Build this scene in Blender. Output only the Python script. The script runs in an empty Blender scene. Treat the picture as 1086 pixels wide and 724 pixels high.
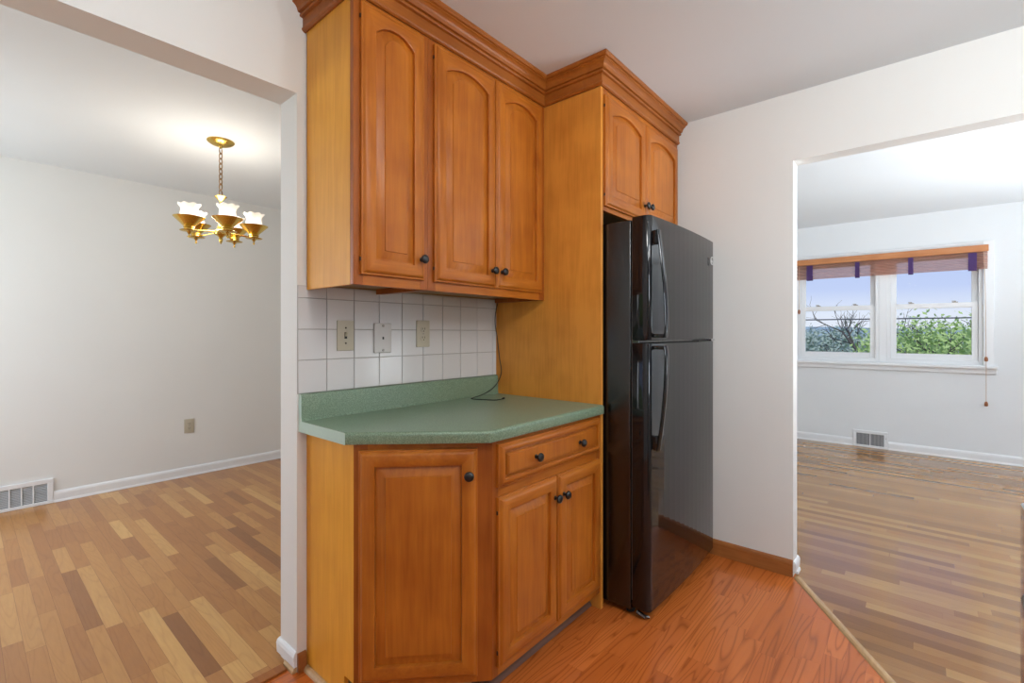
import bpy, bmesh, math, random
from mathutils import Vector, Matrix
random.seed(7)
SC = bpy.context.scene
COL = SC.collection
PI = math.pi

# ------------------------------------------------------------------ camera, world, lights, exposure
cam_d = bpy.data.cameras.new('camera')
cam = bpy.data.objects.new('camera', cam_d); COL.objects.link(cam)
cam.location = (0.0, -1.7138, 1.2339)
cam.rotation_euler = (PI/2, 0, -0.8618)
cam_d.sensor_width = 36.0
cam_d.lens = 501.87/1086*36.0
cam_d.shift_y = -9.0/1086
cam_d.clip_start = 0.02; cam_d.clip_end = 2000
SC.camera = cam
SC.view_settings.view_transform = 'Standard'
SC.view_settings.look = 'None'
SC.view_settings.exposure = 0.0
SC.view_settings.gamma = 1.0
SC.view_settings.use_curve_mapping = False

ZC = 2.4514
world = bpy.data.worlds.new('sky'); SC.world = world
world.use_nodes = True
_n = world.node_tree.nodes; _l = world.node_tree.links
_n.clear()
_out = _n.new('ShaderNodeOutputWorld'); _bg = _n.new('ShaderNodeBackground')
_tc = _n.new('ShaderNodeTexCoord'); _sx = _n.new('ShaderNodeSeparateXYZ'); _rp = _n.new('ShaderNodeValToRGB')
_l.new(_tc.outputs['Generated'], _sx.inputs[0]); _l.new(_sx.outputs['Z'], _rp.inputs[0])
_e = _rp.color_ramp.elements
_e[0].position = 0.0; _e[0].color = (0.86, 0.90, 1.0, 1)
_e[1].position = 0.9; _e[1].color = (0.22, 0.36, 0.85, 1)
for _p, _c in ((0.035, (0.80, 0.86, 1.0, 1)), (0.075, (0.58, 0.68, 0.98, 1)), (0.2, (0.46, 0.58, 0.95, 1))):
    _x = _e.new(_p); _x.color = _c
_l.new(_rp.outputs[0], _bg.inputs[0]); _bg.inputs[1].default_value = 1.0
_l.new(_bg.outputs[0], _out.inputs[0])

def area(name, loc, direction, sx, sy, power, color=(1, 1, 1), spread=PI):
    d = bpy.data.lights.new(name, 'AREA'); d.shape = 'RECTANGLE'; d.size = sx; d.size_y = sy
    d.energy = power; d.color = color; d.spread = spread
    o = bpy.data.objects.new(name, d); COL.objects.link(o); o.location = loc
    o.rotation_euler = Vector(direction).to_track_quat('-Z', 'Y').to_euler()
    return o
sun_d = bpy.data.lights.new('sun', 'SUN'); sun_d.energy = 2.2; sun_d.angle = 0.02; sun_d.color = (1, 0.96, 0.88)
sun = bpy.data.objects.new('sun', sun_d); COL.objects.link(sun)
sun.rotation_euler = Vector((0.35, 0.45, -0.8)).to_track_quat('-Z', 'Y').to_euler()
# daylight entering by the dining and living room windows outside the frame
area('daylight_dining_window', (-1.36, 2.15, 1.5), (1, -0.05, 0.03), 1.3, 1.2, 40, (0.86, 0.94, 1.0))
area('daylight_living_window', (4.0, -4.55, 1.05), (0.0, 1, 0.95), 2.2, 1.3, 122, (0.86, 0.93, 1.0), 1.9)
area('added_kitchen_fill', (0.3, -3.36, 1.55), (0.35, 1, 1.1), 1.3, 1.0, 66, (0.80, 0.91, 1.0))  # added fill behind the camera, tilted up to brighten the kitchen ceiling

# ------------------------------------------------------------------ materials
def new_mat(name):
    m = bpy.data.materials.new(name); m.use_nodes = True
    return m, m.node_tree.nodes, m.node_tree.links, m.node_tree.nodes['Principled BSDF']
def setp(b, **k):
    names = dict(rough='Roughness', metal='Metallic', spec='Specular IOR Level', coat='Coat Weight', coat_r='Coat Roughness', trans='Transmission Weight', ior='IOR')
    for a, v in k.items(): b.inputs[names[a]].default_value = v
def plain(name, col, rough=0.5, metal=0.0, noise=0.0, nscale=8.0, bump=0.0, bscale=60.0, **k):
    m, n, l, b = new_mat(name)
    b.inputs['Base Color'].default_value = (*col, 1); setp(b, rough=rough, metal=metal, **k)
    tc = n.new('ShaderNodeTexCoord')
    nt = n.new('ShaderNodeTexNoise'); nt.inputs['Scale'].default_value = nscale; nt.inputs['Detail'].default_value = 3
    l.new(tc.outputs['Object'], nt.inputs['Vector'])
    mx = n.new('ShaderNodeMixRGB'); mx.blend_type = 'MULTIPLY'; mx.inputs[0].default_value = noise
    mx.inputs[1].default_value = (*col, 1)
    l.new(nt.outputs['Fac'], mx.inputs[2]); l.new(mx.outputs[0], b.inputs['Base Color'])
    if bump:
        n2 = n.new('ShaderNodeTexNoise'); n2.inputs['Scale'].default_value = bscale; n2.inputs['Detail'].default_value = 2
        l.new(tc.outputs['Object'], n2.inputs['Vector'])
        bp = n.new('ShaderNodeBump'); bp.inputs['Strength'].default_value = bump; bp.inputs['Distance'].default_value = 0.002
        l.new(n2.outputs['Fac'], bp.inputs['Height']); l.new(bp.outputs[0], b.inputs['Normal'])
    return m
def emit(name, col, s):
    m, n, l, b = new_mat(name)
    b.inputs['Base Color'].default_value = (*col, 1)
    b.inputs['Emission Color'].default_value = (*col, 1); b.inputs['Emission Strength'].default_value = s
    return m
def mth(n, l, op, a, b=None, c=None):
    x = n.new('ShaderNodeMath'); x.operation = op
    for i, v in enumerate((a, b, c)):
        if v is None: continue
        if isinstance(v, (int, float)): x.inputs[i].default_value = v
        else: l.new(v, x.inputs[i])
    return x.outputs[0]
def wood(name, light, dark, axis='z', rough=0.36, mott=0.5, coat=0.06):
    """maple: fine grain stretched along one axis, soft blotches"""
    m, n, l, b = new_mat(name); setp(b, rough=rough, coat=coat, coat_r=0.2, spec=0.35)
    tc = n.new('ShaderNodeTexCoord'); mp = n.new('ShaderNodeMapping')
    s = {'z': (1, 1, 0.06), 'x': (0.06, 1, 1), 'y': (1, 0.06, 1)}[axis]
    mp.inputs['Scale'].default_value = s; l.new(tc.outputs['Object'], mp.inputs[0])
    g = n.new('ShaderNodeTexNoise'); g.inputs['Scale'].default_value = 90; g.inputs['Detail'].default_value = 4; g.inputs['Distortion'].default_value = 0.4
    l.new(mp.outputs[0], g.inputs['Vector'])
    g2 = n.new('ShaderNodeTexNoise'); g2.inputs['Scale'].default_value = 14; g2.inputs['Detail'].default_value = 3; g2.inputs['Distortion'].default_value = 1.2
    l.new(mp.outputs[0], g2.inputs['Vector'])
    bl = n.new('ShaderNodeTexNoise'); bl.inputs['Scale'].default_value = 6; bl.inputs['Detail'].default_value = 2
    l.new(tc.outputs['Object'], bl.inputs['Vector'])
    f = mth(n, l, 'MULTIPLY', g.outputs['Fac'], 0.3)
    f = mth(n, l, 'MULTIPLY_ADD', g2.outputs['Fac'], 0.35, f)
    f = mth(n, l, 'MULTIPLY_ADD', bl.outputs['Fac'], 0.35*mott*2, f)
    r = n.new('ShaderNodeValToRGB'); l.new(f, r.inputs[0])
    r.color_ramp.elements[0].position = 0.38; r.color_ramp.elements[0].color = (*dark, 1)
    r.color_ramp.elements[1].position = 0.64; r.color_ramp.elements[1].color = (*light, 1)
    l.new(r.outputs[0], b.inputs['Base Color'])
    bp = n.new('ShaderNodeBump'); bp.inputs['Strength'].default_value = 0.06; bp.inputs['Distance'].default_value = 0.001
    l.new(g.outputs['Fac'], bp.inputs['Height']); l.new(bp.outputs[0], b.inputs['Normal'])
    return m
def planks(name, axis, w, L, ramp, rough, grain=0.35, ringscale=9.0, gap=0.0016, coat=0.3, x0=0.0, ringmix=0.5, ringdark=0.55, jitter=0.5, coat_r=0.12, stretch=0.09, rfreq=42.0, bump=0.12):
    """strip floor: every board its own tone and grain, running along axis"""
    m, n, l, b = new_mat(name); setp(b, rough=rough, coat=coat, coat_r=coat_r)
    tc = n.new('ShaderNodeTexCoord'); sx = n.new('ShaderNodeSeparateXYZ'); l.new(tc.outputs['Object'], sx.inputs[0])
    a, c = (sx.outputs['Y'], sx.outputs['X']) if axis == 'y' else (sx.outputs['X'], sx.outputs['Y'])
    rowf = mth(n, l, 'DIVIDE', mth(n, l, 'ADD', c, 20.0 - x0), w)
    row = mth(n, l, 'FLOOR', rowf)
    wn = n.new('ShaderNodeTexWhiteNoise'); wn.noise_dimensions = '1D'; l.new(row, wn.inputs['W'])
    colf = mth(n, l, 'ADD', mth(n, l, 'DIVIDE', mth(n, l, 'ADD', a, 20.0), L), mth(n, l, 'MULTIPLY', wn.outputs['Value'], 7.31))
    # uneven lengths: nudge the joints
    nz = mth(n, l, 'MULTIPLY', mth(n, l, 'SINE', mth(n, l, 'MULTIPLY', colf, 1.7)), jitter*0.5)
    colf2 = mth(n, l, 'ADD', colf, nz)
    col = mth(n, l, 'FLOOR', colf2)
    cb = n.new('ShaderNodeCombineXYZ'); l.new(row, cb.inputs[0]); l.new(col, cb.inputs[1])
    wid = n.new('ShaderNodeTexWhiteNoise'); wid.noise_dimensions = '2D'; l.new(cb.outputs[0], wid.inputs['Vector'])
    rp = n.new('ShaderNodeValToRGB'); l.new(wid.outputs['Value'], rp.inputs[0])
    el = rp.color_ramp.elements
    for i, (p, q) in enumerate(ramp):
        e = el[i] if i < 2 else el.new(p)
        e.position = p; e.color = (*q, 1)
    # grain
    off = mth(n, l, 'MULTIPLY', wid.outputs['Value'], 37.0)
    gv = n.new('ShaderNodeCombineXYZ')
    l.new(mth(n, l, 'MULTIPLY', c, 1.0), gv.inputs[0]); l.new(mth(n, l, 'MULTIPLY', a, stretch), gv.inputs[1]); l.new(off, gv.inputs[2])
    ns = n.new('ShaderNodeTexNoise'); ns.inputs['Scale'].default_value = 130; ns.inputs['Detail'].default_value = 3; l.new(gv.outputs[0], ns.inputs['Vector'])
    nb = n.new('ShaderNodeTexNoise'); nb.inputs['Scale'].default_value = ringscale; nb.inputs['Detail'].default_value = 1.5; nb.inputs['Distortion'].default_value = 0.3
    l.new(gv.outputs[0], nb.inputs['Vector'])
    rings = mth(n, l, 'ABSOLUTE', mth(n, l, 'SINE', mth(n, l, 'MULTIPLY', nb.outputs['Fac'], rfreq)))
    rings = mth(n, l, 'POWER', mth(n, l, 'SUBTRACT', 1.0, rings), 2.6)
    g = mth(n, l, 'MULTIPLY_ADD', ns.outputs['Fac'], 1.0-ringmix, mth(n, l, 'MULTIPLY', rings, ringmix))
    mg = n.new('ShaderNodeMixRGB'); mg.blend_type = 'MULTIPLY'
    l.new(mth(n, l, 'MULTIPLY', g, grain), mg.inputs[0]); l.new(rp.outputs[0], mg.inputs[1]); mg.inputs[2].default_value = (ringdark, ringdark*0.72, ringdark*0.5, 1)
    # seams
    fr = mth(n, l, 'FRACT', rowf)
    e1 = mth(n, l, 'LESS_THAN', mth(n, l, 'MINIMUM', fr, mth(n, l, 'SUBTRACT', 1.0, fr)), gap/w/2)
    fc = mth(n, l, 'FRACT', colf2)
    e2 = mth(n, l, 'LESS_THAN', mth(n, l, 'MINIMUM', fc, mth(n, l, 'SUBTRACT', 1.0, fc)), gap/L/2)
    seam = mth(n, l, 'MAXIMUM', e1, e2)
    ms = n.new('ShaderNodeMixRGB'); ms.blend_type = 'MULTIPLY'
    l.new(mth(n, l, 'MULTIPLY', seam, 0.6), ms.inputs[0]); l.new(mg.outputs[0], ms.inputs[1]); ms.inputs[2].default_value = (0.35, 0.2, 0.12, 1)
    l.new(ms.outputs[0], b.inputs['Base Color'])
    bp = n.new('ShaderNodeBump'); bp.inputs['Strength'].default_value = bump; bp.inputs['Distance'].default_value = 0.0008
    lev = n.new('ShaderNodeTexNoise'); lev.inputs['Scale'].default_value = 2.5; l.new(tc.outputs['Object'], lev.inputs['Vector'])
    hh = mth(n, l, 'SUBTRACT', mth(n, l, 'MULTIPLY', ns.outputs['Fac'], 0.25), seam)
    l.new(hh, bp.inputs['Height'])
    if bump: l.new(bp.outputs[0], b.inputs['Normal'])
    return m

M = {}
M['kitchen_paint'] = plain('kitchen_paint', (0.80, 0.785, 0.75), 0.6, noise=0.05, nscale=3)
M['white_paint'] = plain('white_paint', (0.80, 0.80, 0.78), 0.6, noise=0.04, nscale=3)
M['living_paint'] = plain('living_paint', (0.80, 0.82, 0.83), 0.6, noise=0.03, nscale=3)
M['ceiling_paint'] = plain('ceiling_paint', (0.78, 0.815, 0.835), 0.8, noise=0.04, nscale=2)
M['trim_white'] = plain('trim_white', (0.84, 0.85, 0.86), 0.35, noise=0.02)
M['door_wood'] = wood('maple_door', (0.54, 0.172, 0.018), (0.36, 0.094, 0.008))
M['door_wood_h'] = wood('maple_rail', (0.54, 0.172, 0.018), (0.36, 0.094, 0.008), 'x')
M['frame_wood'] = wood('maple_frame', (0.42, 0.118, 0.015), (0.28, 0.066, 0.007))
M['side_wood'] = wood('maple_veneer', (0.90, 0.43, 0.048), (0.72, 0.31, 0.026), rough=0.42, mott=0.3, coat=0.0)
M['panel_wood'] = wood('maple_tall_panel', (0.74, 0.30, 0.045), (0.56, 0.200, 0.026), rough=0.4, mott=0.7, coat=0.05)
M['crown_wood'] = wood('maple_crown', (0.40, 0.125, 0.018), (0.28, 0.076, 0.009), 'x', rough=0.42, coat=0.1)
M['base_wood'] = wood('stained_baseboard', (0.42, 0.155, 0.04), (0.28, 0.09, 0.022), 'y')
M['shoe_wood'] = wood('shoe_molding', (0.22, 0.11, 0.075), (0.15, 0.07, 0.045), 'x', rough=0.6, coat=0.0)
M['threshold_wood'] = wood('threshold_strip', (0.62, 0.40, 0.20), (0.46, 0.28, 0.13), 'x', rough=0.25)
M['cabinet_inside'] = plain('cabinet_inside', (0.42, 0.25, 0.11), 0.5, noise=0.3)
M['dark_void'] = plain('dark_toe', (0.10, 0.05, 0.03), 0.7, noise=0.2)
M['lit_mint_edge'] = plain('lit_mint_edge', (0.50, 0.66, 0.57), 0.3, noise=0.1, nscale=120)  # paler than the laminate: bright reflection on the counter's end put into the colour
M['black_knob'] = plain('black_knob', (0.012, 0.012, 0.013), 0.28, noise=0.1)
M['hinge'] = plain('hinge_dark', (0.05, 0.03, 0.02), 0.4, metal=0.6)
M['tile'] = plain('white_tile', (0.70, 0.68, 0.67), 0.16, noise=0.03, nscale=5)
M['grout'] = plain('grout', (0.42, 0.38, 0.35), 0.9, noise=0.1)
M['ivory'] = plain('ivory_plate', (0.52, 0.47, 0.36), 0.35, noise=0.03)
M['grey_plate'] = plain('grey_plate', (0.62, 0.60, 0.58), 0.3, noise=0.03)
M['slot'] = plain('dark_slot', (0.02, 0.018, 0.015), 0.6)
M['screw'] = plain('screw_metal', (0.35, 0.33, 0.3), 0.35, metal=0.9)
M['black_gloss'] = plain('black_gloss', (0.008, 0.008, 0.009), 0.07, ior=1.5)
M['black_side'] = plain('black_pebbled', (0.005, 0.005, 0.005), 0.10, bump=0.16, bscale=420, ior=1.75)
M['black_matte'] = plain('black_matte', (0.012, 0.012, 0.012), 0.55, noise=0.1)
M['gasket'] = plain('grey_gasket', (0.16, 0.15, 0.15), 0.6)
M['chrome'] = plain('chrome', (0.75, 0.75, 0.76), 0.18, metal=1.0)
M['brass'] = plain('polished_brass', (0.70, 0.48, 0.12), 0.24, metal=1.0, noise=0.08, nscale=20)
M['brass_dark'] = plain('aged_brass', (0.30, 0.17, 0.07), 0.35, metal=1.0)
M['badge_silver'] = plain('badge_silver', (0.7, 0.7, 0.68), 0.3, metal=0.3)
M['stainless'] = plain('stainless', (0.62, 0.63, 0.64), 0.10, metal=1.0, noise=0.05)
M['steel_dark'] = plain('dark_steel', (0.16, 0.16, 0.16), 0.22, metal=1.0)
M['vent_dark'] = plain('vent_dark', (0.17, 0.17, 0.18), 0.7)
M['vent_grey'] = plain('vent_grey', (0.58, 0.59, 0.60), 0.4, noise=0.03)
M['cord'] = plain('black_cord', (0.01, 0.01, 0.01), 0.5)
M['tassel'] = plain('wood_tassel', (0.36, 0.12, 0.04), 0.4, noise=0.2)
M['pull_cord'] = plain('pull_cord', (0.55, 0.40, 0.28), 0.8)
M['valance'] = wood('valance_wood', (0.62, 0.27, 0.11), (0.50, 0.19, 0.07), 'y')
M['purple'] = plain('purple_ribbon', (0.16, 0.08, 0.30), 0.6, noise=0.2)

def green_laminate():
    m, n, l, b = new_mat('green_speckled_laminate'); setp(b, rough=0.3)
    tc = n.new('ShaderNodeTexCoord')
    v = n.new('ShaderNodeTexNoise'); v.inputs['Scale'].default_value = 330; v.inputs['Detail'].default_value = 2; l.new(tc.outputs['Object'], v.inputs['Vector'])
    r = n.new('ShaderNodeValToRGB'); l.new(v.outputs['Fac'], r.inputs[0])
    e = r.color_ramp.elements; e[0].position = 0.36; e[0].color = (0.125, 0.195, 0.125, 1); e[1].position = 0.62; e[1].color = (0.26, 0.355, 0.245, 1)
    l.new(r.outputs[0], b.inputs['Base Color'])
    return m
M['laminate_green'] = green_laminate()

def thin_glass():
    m, n, l, b = new_mat('window_glass')
    n.remove(b); o = n['Material Output']
    t = n.new('ShaderNodeBsdfTransparent'); t.inputs[0].default_value = (0.97, 0.98, 0.98, 1)
    g = n.new('ShaderNodeBsdfGlossy'); g.inputs['Roughness'].default_value = 0.02
    f = n.new('ShaderNodeFresnel'); f.inputs[0].default_value = 1.03
    mx = n.new('ShaderNodeMixShader'); l.new(f.outputs[0], mx.inputs[0]); l.new(t.outputs[0], mx.inputs[1]); l.new(g.outputs[0], mx.inputs[2])
    l.new(mx.outputs[0], o.inputs[0]); return m
M['glass'] = thin_glass()
def translucent(name, col, tcol, emis=0.0, transp=0.25, stripes=False):
    m, n, l, b = new_mat(name); o = n['Material Output']
    b.inputs['Base Color'].default_value = (*col, 1); b.inputs['Roughness'].default_value = 0.4
    b.inputs['Emission Color'].default_value = (*col, 1); b.inputs['Emission Strength'].default_value = emis
    t = n.new('ShaderNodeBsdfTranslucent'); t.inputs[0].default_value = (*tcol, 1)
    tr = n.new('ShaderNodeBsdfTransparent'); tr.inputs[0].default_value = (*tcol, 1)
    a = n.new('ShaderNodeMixShader'); a.inputs[0].default_value = 0.5; l.new(b.outputs[0], a.inputs[1]); l.new(t.outputs[0], a.inputs[2])
    c = n.new('ShaderNodeMixShader'); c.inputs[0].default_value = transp; l.new(a.outputs[0], c.inputs[1]); l.new(tr.outputs[0], c.inputs[2])
    if stripes:
        tc = n.new('ShaderNodeTexCoord'); sx = n.new('ShaderNodeSeparateXYZ'); l.new(tc.outputs['Object'], sx.inputs[0])
        s = mth(n, l, 'SINE', mth(n, l, 'MULTIPLY', sx.outputs['Z'], 420.0))
        l.new(mth(n, l, 'MULTIPLY_ADD', s, 0.15, transp), c.inputs[0])
    l.new(c.outputs[0], o.inputs[0]); return m
M['shade_glass'] = translucent('frosted_shade_glass', (0.95, 0.93, 0.9), (0.9, 0.88, 0.85), 0.22, 0.1)
M['roll_shade'] = translucent('woven_roll_shade', (0.55, 0.36, 0.29), (0.85, 0.62, 0.55), 0.0, 0.45, True)
M['bulb'] = emit('lit_bulb', (1.0, 0.93, 0.82), 9.0)

M['dining_floor'] = planks('dining_oak_strips', 'y', 0.0580, 0.52,
    [(0.0, (0.26, 0.100, 0.026)), (1.0, (0.72, 0.43, 0.15)), (0.08, (0.42, 0.175, 0.046)), (0.5, (0.50, 0.228, 0.062)), (0.85, (0.57, 0.285, 0.084))],
    0.32, grain=0.60, ringscale=10, gap=0.0014, coat=0.2, x0=0.211, ringmix=0.35)
M['living_floor'] = planks('living_oak_strips', 'y', 0.0572, 0.85,
    [(0.0, (0.26, 0.115, 0.030)), (1.0, (0.50, 0.27, 0.085)), (0.3, (0.34, 0.16, 0.042)), (0.7, (0.41, 0.20, 0.056))],
    0.20, grain=0.50, ringscale=13, gap=0.0010, coat=0.25, bump=0.0, ringmix=0.35, jitter=0.8)
M['kitchen_floor'] = planks('kitchen_laminate_strips', 'x', 0.0650, 0.46,
    [(0.0, (0.56, 0.142, 0.026)), (1.0, (0.68, 0.188, 0.038)), (0.5, (0.62, 0.162, 0.031))],
    0.22, grain=0.75, ringscale=9, gap=0.0007, coat=0.18, stretch=0.07, rfreq=55.0, x0=-0.744, ringmix=0.75, ringdark=0.34)

# ------------------------------------------------------------------ mesh builder
ORG = {}
def empty(name, loc, label=None, cat=None, group=None):
    o = bpy.data.objects.new(name, None); COL.objects.link(o); o.location = loc; o.empty_display_size = 0.1
    ORG[o.name] = Vector(loc)
    if label: tag(o, label, cat, group)
    return o
def tag(o, label, cat, group=None, kind=None):
    o['label'] = label; o['category'] = cat
    if group: o['group'] = group
    if kind: o['kind'] = kind
    return o
def struct(o):
    o['kind'] = 'structure'; return o
class MB:
    def __init__(s): s.bm = bmesh.new()
    def verts(s, pts): return [s.bm.verts.new(p) for p in pts]
    def box(s, x0, x1, y0, y1, z0, z1, bev=0.0, seg=2, mi=0):
        x0, x1 = sorted((x0, x1)); y0, y1 = sorted((y0, y1)); z0, z1 = sorted((z0, z1))
        t = bmesh.new(); bmesh.ops.create_cube(t, size=1)
        for v in t.verts:
            v.co = Vector((x0+(v.co.x+.5)*(x1-x0), y0+(v.co.y+.5)*(y1-y0), z0+(v.co.z+.5)*(z1-z0)))
        if bev: bmesh.ops.bevel(t, geom=t.edges[:], offset=bev, segments=seg, affect='EDGES', profile=0.5, clamp_overlap=True)
        for f in t.faces: f.material_index = mi
        s.merge(t); return s
    def merge(s, t, mat=None):
        if mat is not None: t.transform(mat)
        me = bpy.data.meshes.new('tmp'); t.to_mesh(me); t.free(); s.bm.from_mesh(me); bpy.data.meshes.remove(me)
    def prism(s, poly, z0, z1, bev=0.0, seg=2, mi=0, bev_top_only=False):
        t = bmesh.new()
        a = [t.verts.new((p[0], p[1], z0)) for p in poly]; b = [t.verts.new((p[0], p[1], z1)) for p in poly]
        n = len(poly)
        t.faces.new(a[::-1]); t.faces.new(b)
        for i in range(n): t.faces.new((a[i], a[(i+1) % n], b[(i+1) % n], b[i]))
        bmesh.ops.recalc_face_normals(t, faces=t.faces[:])
        if bev:
            ed = [e for e in t.edges if (not bev_top_only or all(v.co.z > z1-1e-6 for v in e.verts))]
            bmesh.ops.bevel(t, geom=ed, offset=bev, segments=seg, affect='EDGES', profile=0.5)
        for f in t.faces: f.material_index = mi
        s.merge(t); return s
    def prism_x(s, poly_yz, x0, x1):
        t = bmesh.new(); n = len(poly_yz)
        a = [t.verts.new((x0, p[0], p[1])) for p in poly_yz]; b = [t.verts.new((x1, p[0], p[1])) for p in poly_yz]
        t.faces.new(a); t.faces.new(b[::-1])
        for i in range(n): t.faces.new((a[i], b[i], b[(i+1) % n], a[(i+1) % n]))
        bmesh.ops.recalc_face_normals(t, faces=t.faces[:]); s.merge(t); return s
    def lathe(s, prof, c, seg=24, axis='z', caps=True, wob=None):
        """prof: list of (r, h); axis through c"""
        t = bmesh.new(); rings = []
        for j, (r, h) in enumerate(prof):
            ring = []
            for i in range(seg):
                a = 2*PI*i/seg
                rr, hh = (r, h) if wob is None else wob(r, h, a, j)
                ring.append(t.verts.new((rr*math.cos(a), rr*math.sin(a), hh)))
            rings.append(ring)
        for j in range(len(rings)-1):
            for i in range(seg):
                t.faces.new((rings[j][i], rings[j][(i+1) % seg], rings[j+1][(i+1) % seg], rings[j+1][i]))
        if caps:
            t.faces.new(rings[0][::-1]); t.faces.new(rings[-1])
        bmesh.ops.remove_doubles(t, verts=t.verts[:], dist=1e-6)
        bmesh.ops.recalc_face_normals(t, faces=t.faces[:])
        R = Matrix.Identity(4)
        if axis == '-y': R = Matrix.Rotation(PI/2, 4, 'X')
        elif axis == '-x': R = Matrix.Rotation(-PI/2, 4, 'Y')
        elif isinstance(axis, Vector): R = axis.to_track_quat('Z', 'Y').to_matrix().to_4x4()
        s.merge(t, Matrix.Translation(c) @ R); return s
    def tube(s, pts, r, seg=8, closed=False):
        pts = [Vector(p) for p in pts]; t = bmesh.new(); rings = []; n = len(pts)
        rr = r if isinstance(r, (list, tuple)) else [r]*n
        prev = None
        for i, p in enumerate(pts):
            if closed: d = pts[(i+1) % n]-pts[i-1]
            else: d = pts[min(i+1, n-1)]-pts[max(i-1, 0)]
            d.normalize()
            if prev is None:
                u = d.orthogonal().normalized()
            else:
                u = prev-d*prev.dot(d); u = u.normalized() if u.length > 1e-6 else d.orthogonal().normalized()
            prev = u; v = d.cross(u)
            rings.append([t.verts.new(p+(u*math.cos(2*PI*k/seg)+v*math.sin(2*PI*k/seg))*rr[i]) for k in range(seg)])
        m = n if closed else n-1
        for j in range(m):
            A, B = rings[j], rings[(j+1) % n]
            for k in range(seg): t.faces.new((A[k], A[(k+1) % seg], B[(k+1) % seg], B[k]))
        if not closed:
            t.faces.new(rings[0][::-1]); t.faces.new(rings[-1])
        bmesh.ops.recalc_face_normals(t, faces=t.faces[:]); s.merge(t); return s
    def sweep(s, prof, path, outs):
        """prof: (out, z) closed polygon; path: xy points; outs: offset vectors per point (mitred)"""
        t = bmesh.new(); rings = []
        for (x, y), (ox, oy) in zip(path, outs):
            rings.append([t.verts.new((x+ox*o, y+oy*o, z)) for o, z in prof])
        n = len(prof)
        for A, B in zip(rings, rings[1:]):
            for k in range(n): t.faces.new((A[k], A[(k+1) % n], B[(k+1) % n], B[k]))
        t.faces.new(rings[0][::-1]); t.faces.new(rings[-1])
        bmesh.ops.recalc_face_normals(t, faces=t.faces[:]); s.merge(t); return s
    def build(s, name, mat, parent=None, smooth=False, origin=None):
        me = bpy.data.meshes.new(name)
        o = bpy.data.objects.new(name, me); COL.objects.link(o)
        if parent is not None:
            org = ORG[parent.name]; o.parent = parent
            ORG[o.name] = org
        else:
            org = Vector(origin) if origin is not None else Vector((0, 0, 0))
            o.location = org; ORG[o.name] = org
        s.bm.transform(Matrix.Translation(-org)); s.bm.to_mesh(me); s.bm.free()
        for mm in (mat if isinstance(mat, (list, tuple)) else [mat]): me.materials.append(mm)
        if smooth:
            me.polygons.foreach_set('use_smooth', [True]*len(me.polygons))
            try: me.set_sharp_from_angle(angle=math.radians(38))
            except Exception: pass
        return o
def place(name, mesh_o, parent, loc):
    """another object sharing mesh data with mesh_o, put at a world point (its mesh is built about its own origin)"""
    o = mesh_o.copy(); o.name = name; COL.objects.link(o); o.parent = parent; o.location = Vector(loc)-ORG[parent.name]
    return o

# ------------------------------------------------------------------ setting: floors, walls, ceiling
XL, XR, XR2, XJ, YT = -1.40, 2.745, 2.845, 0.797, 0.1334
YD, XF, ZD, YO = 3.07, 6.39, 2.106, -1.2345
YK, YLIV, YLIV2, YO2 = -3.4, -4.6, 1.0, -2.75
TH = [(2.763, -1.241), (2.137, -1.642), (0.0, -3.011)]
def quadfloor(name, poly, mat, z0=-0.05, z1=0.0):
    return struct(MB().prism(poly, z0, z1).build(name, mat))
quadfloor('floor', [(XL, 0.055), (XL, YK), (-0.607, YK), TH[2], TH[1], (2.7635, -1.2407), (XR2, -1.2345), (XR2, 0.055)], M['kitchen_floor'])
quadfloor('floor_dining', [(XL, YD+.1), (XL, 0.055), (XR2, 0.055), (XR2, YD+.1)], M['dining_floor'])
quadfloor('floor_living', [(2.7635, -1.2407), TH[1], TH[2], (-0.607, YK), (-0.607, YLIV), (XF+.1, YLIV), (XF+.1, YLIV2), (XR2, YLIV2), (XR2, -1.2345)], M['living_floor'])
struct(MB().box(XL-.1, XF+.1, YLIV-.1, YD+.1, ZC, ZC+.1).build('ceiling', M['ceiling_paint']))
# kitchen / dining wall with its wide opening
w = MB(); w.box(XJ, XR, 0, YT, 0, ZC); w.box(XL, XJ, 0, YT, ZD, ZC); w.box(XL, XL+.25, 0, YT, 0, ZD)
struct(w.build('wall_back', M['kitchen_paint']))
w = MB(); w.box(XR, XR2, YO, YD, 0, ZC); w.box(XR, XR2, YO2, YO, ZD, ZC); w.box(XR, XR2, YLIV, YO2, 0, ZC)
struct(w.build('wall_right', M['kitchen_paint']))
struct(MB().box(XL, XR2, YD, YD+.1, 0, ZC).build('wall_dining_far', M['white_paint']))
# left wall: dining window, second dining window
w = MB(); W1 = (0.55, 1.30); W2 = (1.45, 2.85); WZ = (0.85, 2.12)
for a, b in ((YLIV, W1[0]), (W1[1], W2[0]), (W2[1], YD+.1)): w.box(XL-.1, XL, a, b, 0, ZC)
w.box(XL-.1, XL, *W1, 0, .22); w.box(XL-.1, XL, *W2, 0, WZ[0])
for a, b in (W1, W2): w.box(XL-.1, XL, a, b, WZ[1], ZC)
struct(w.build('wall_left', M['white_paint']))
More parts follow.
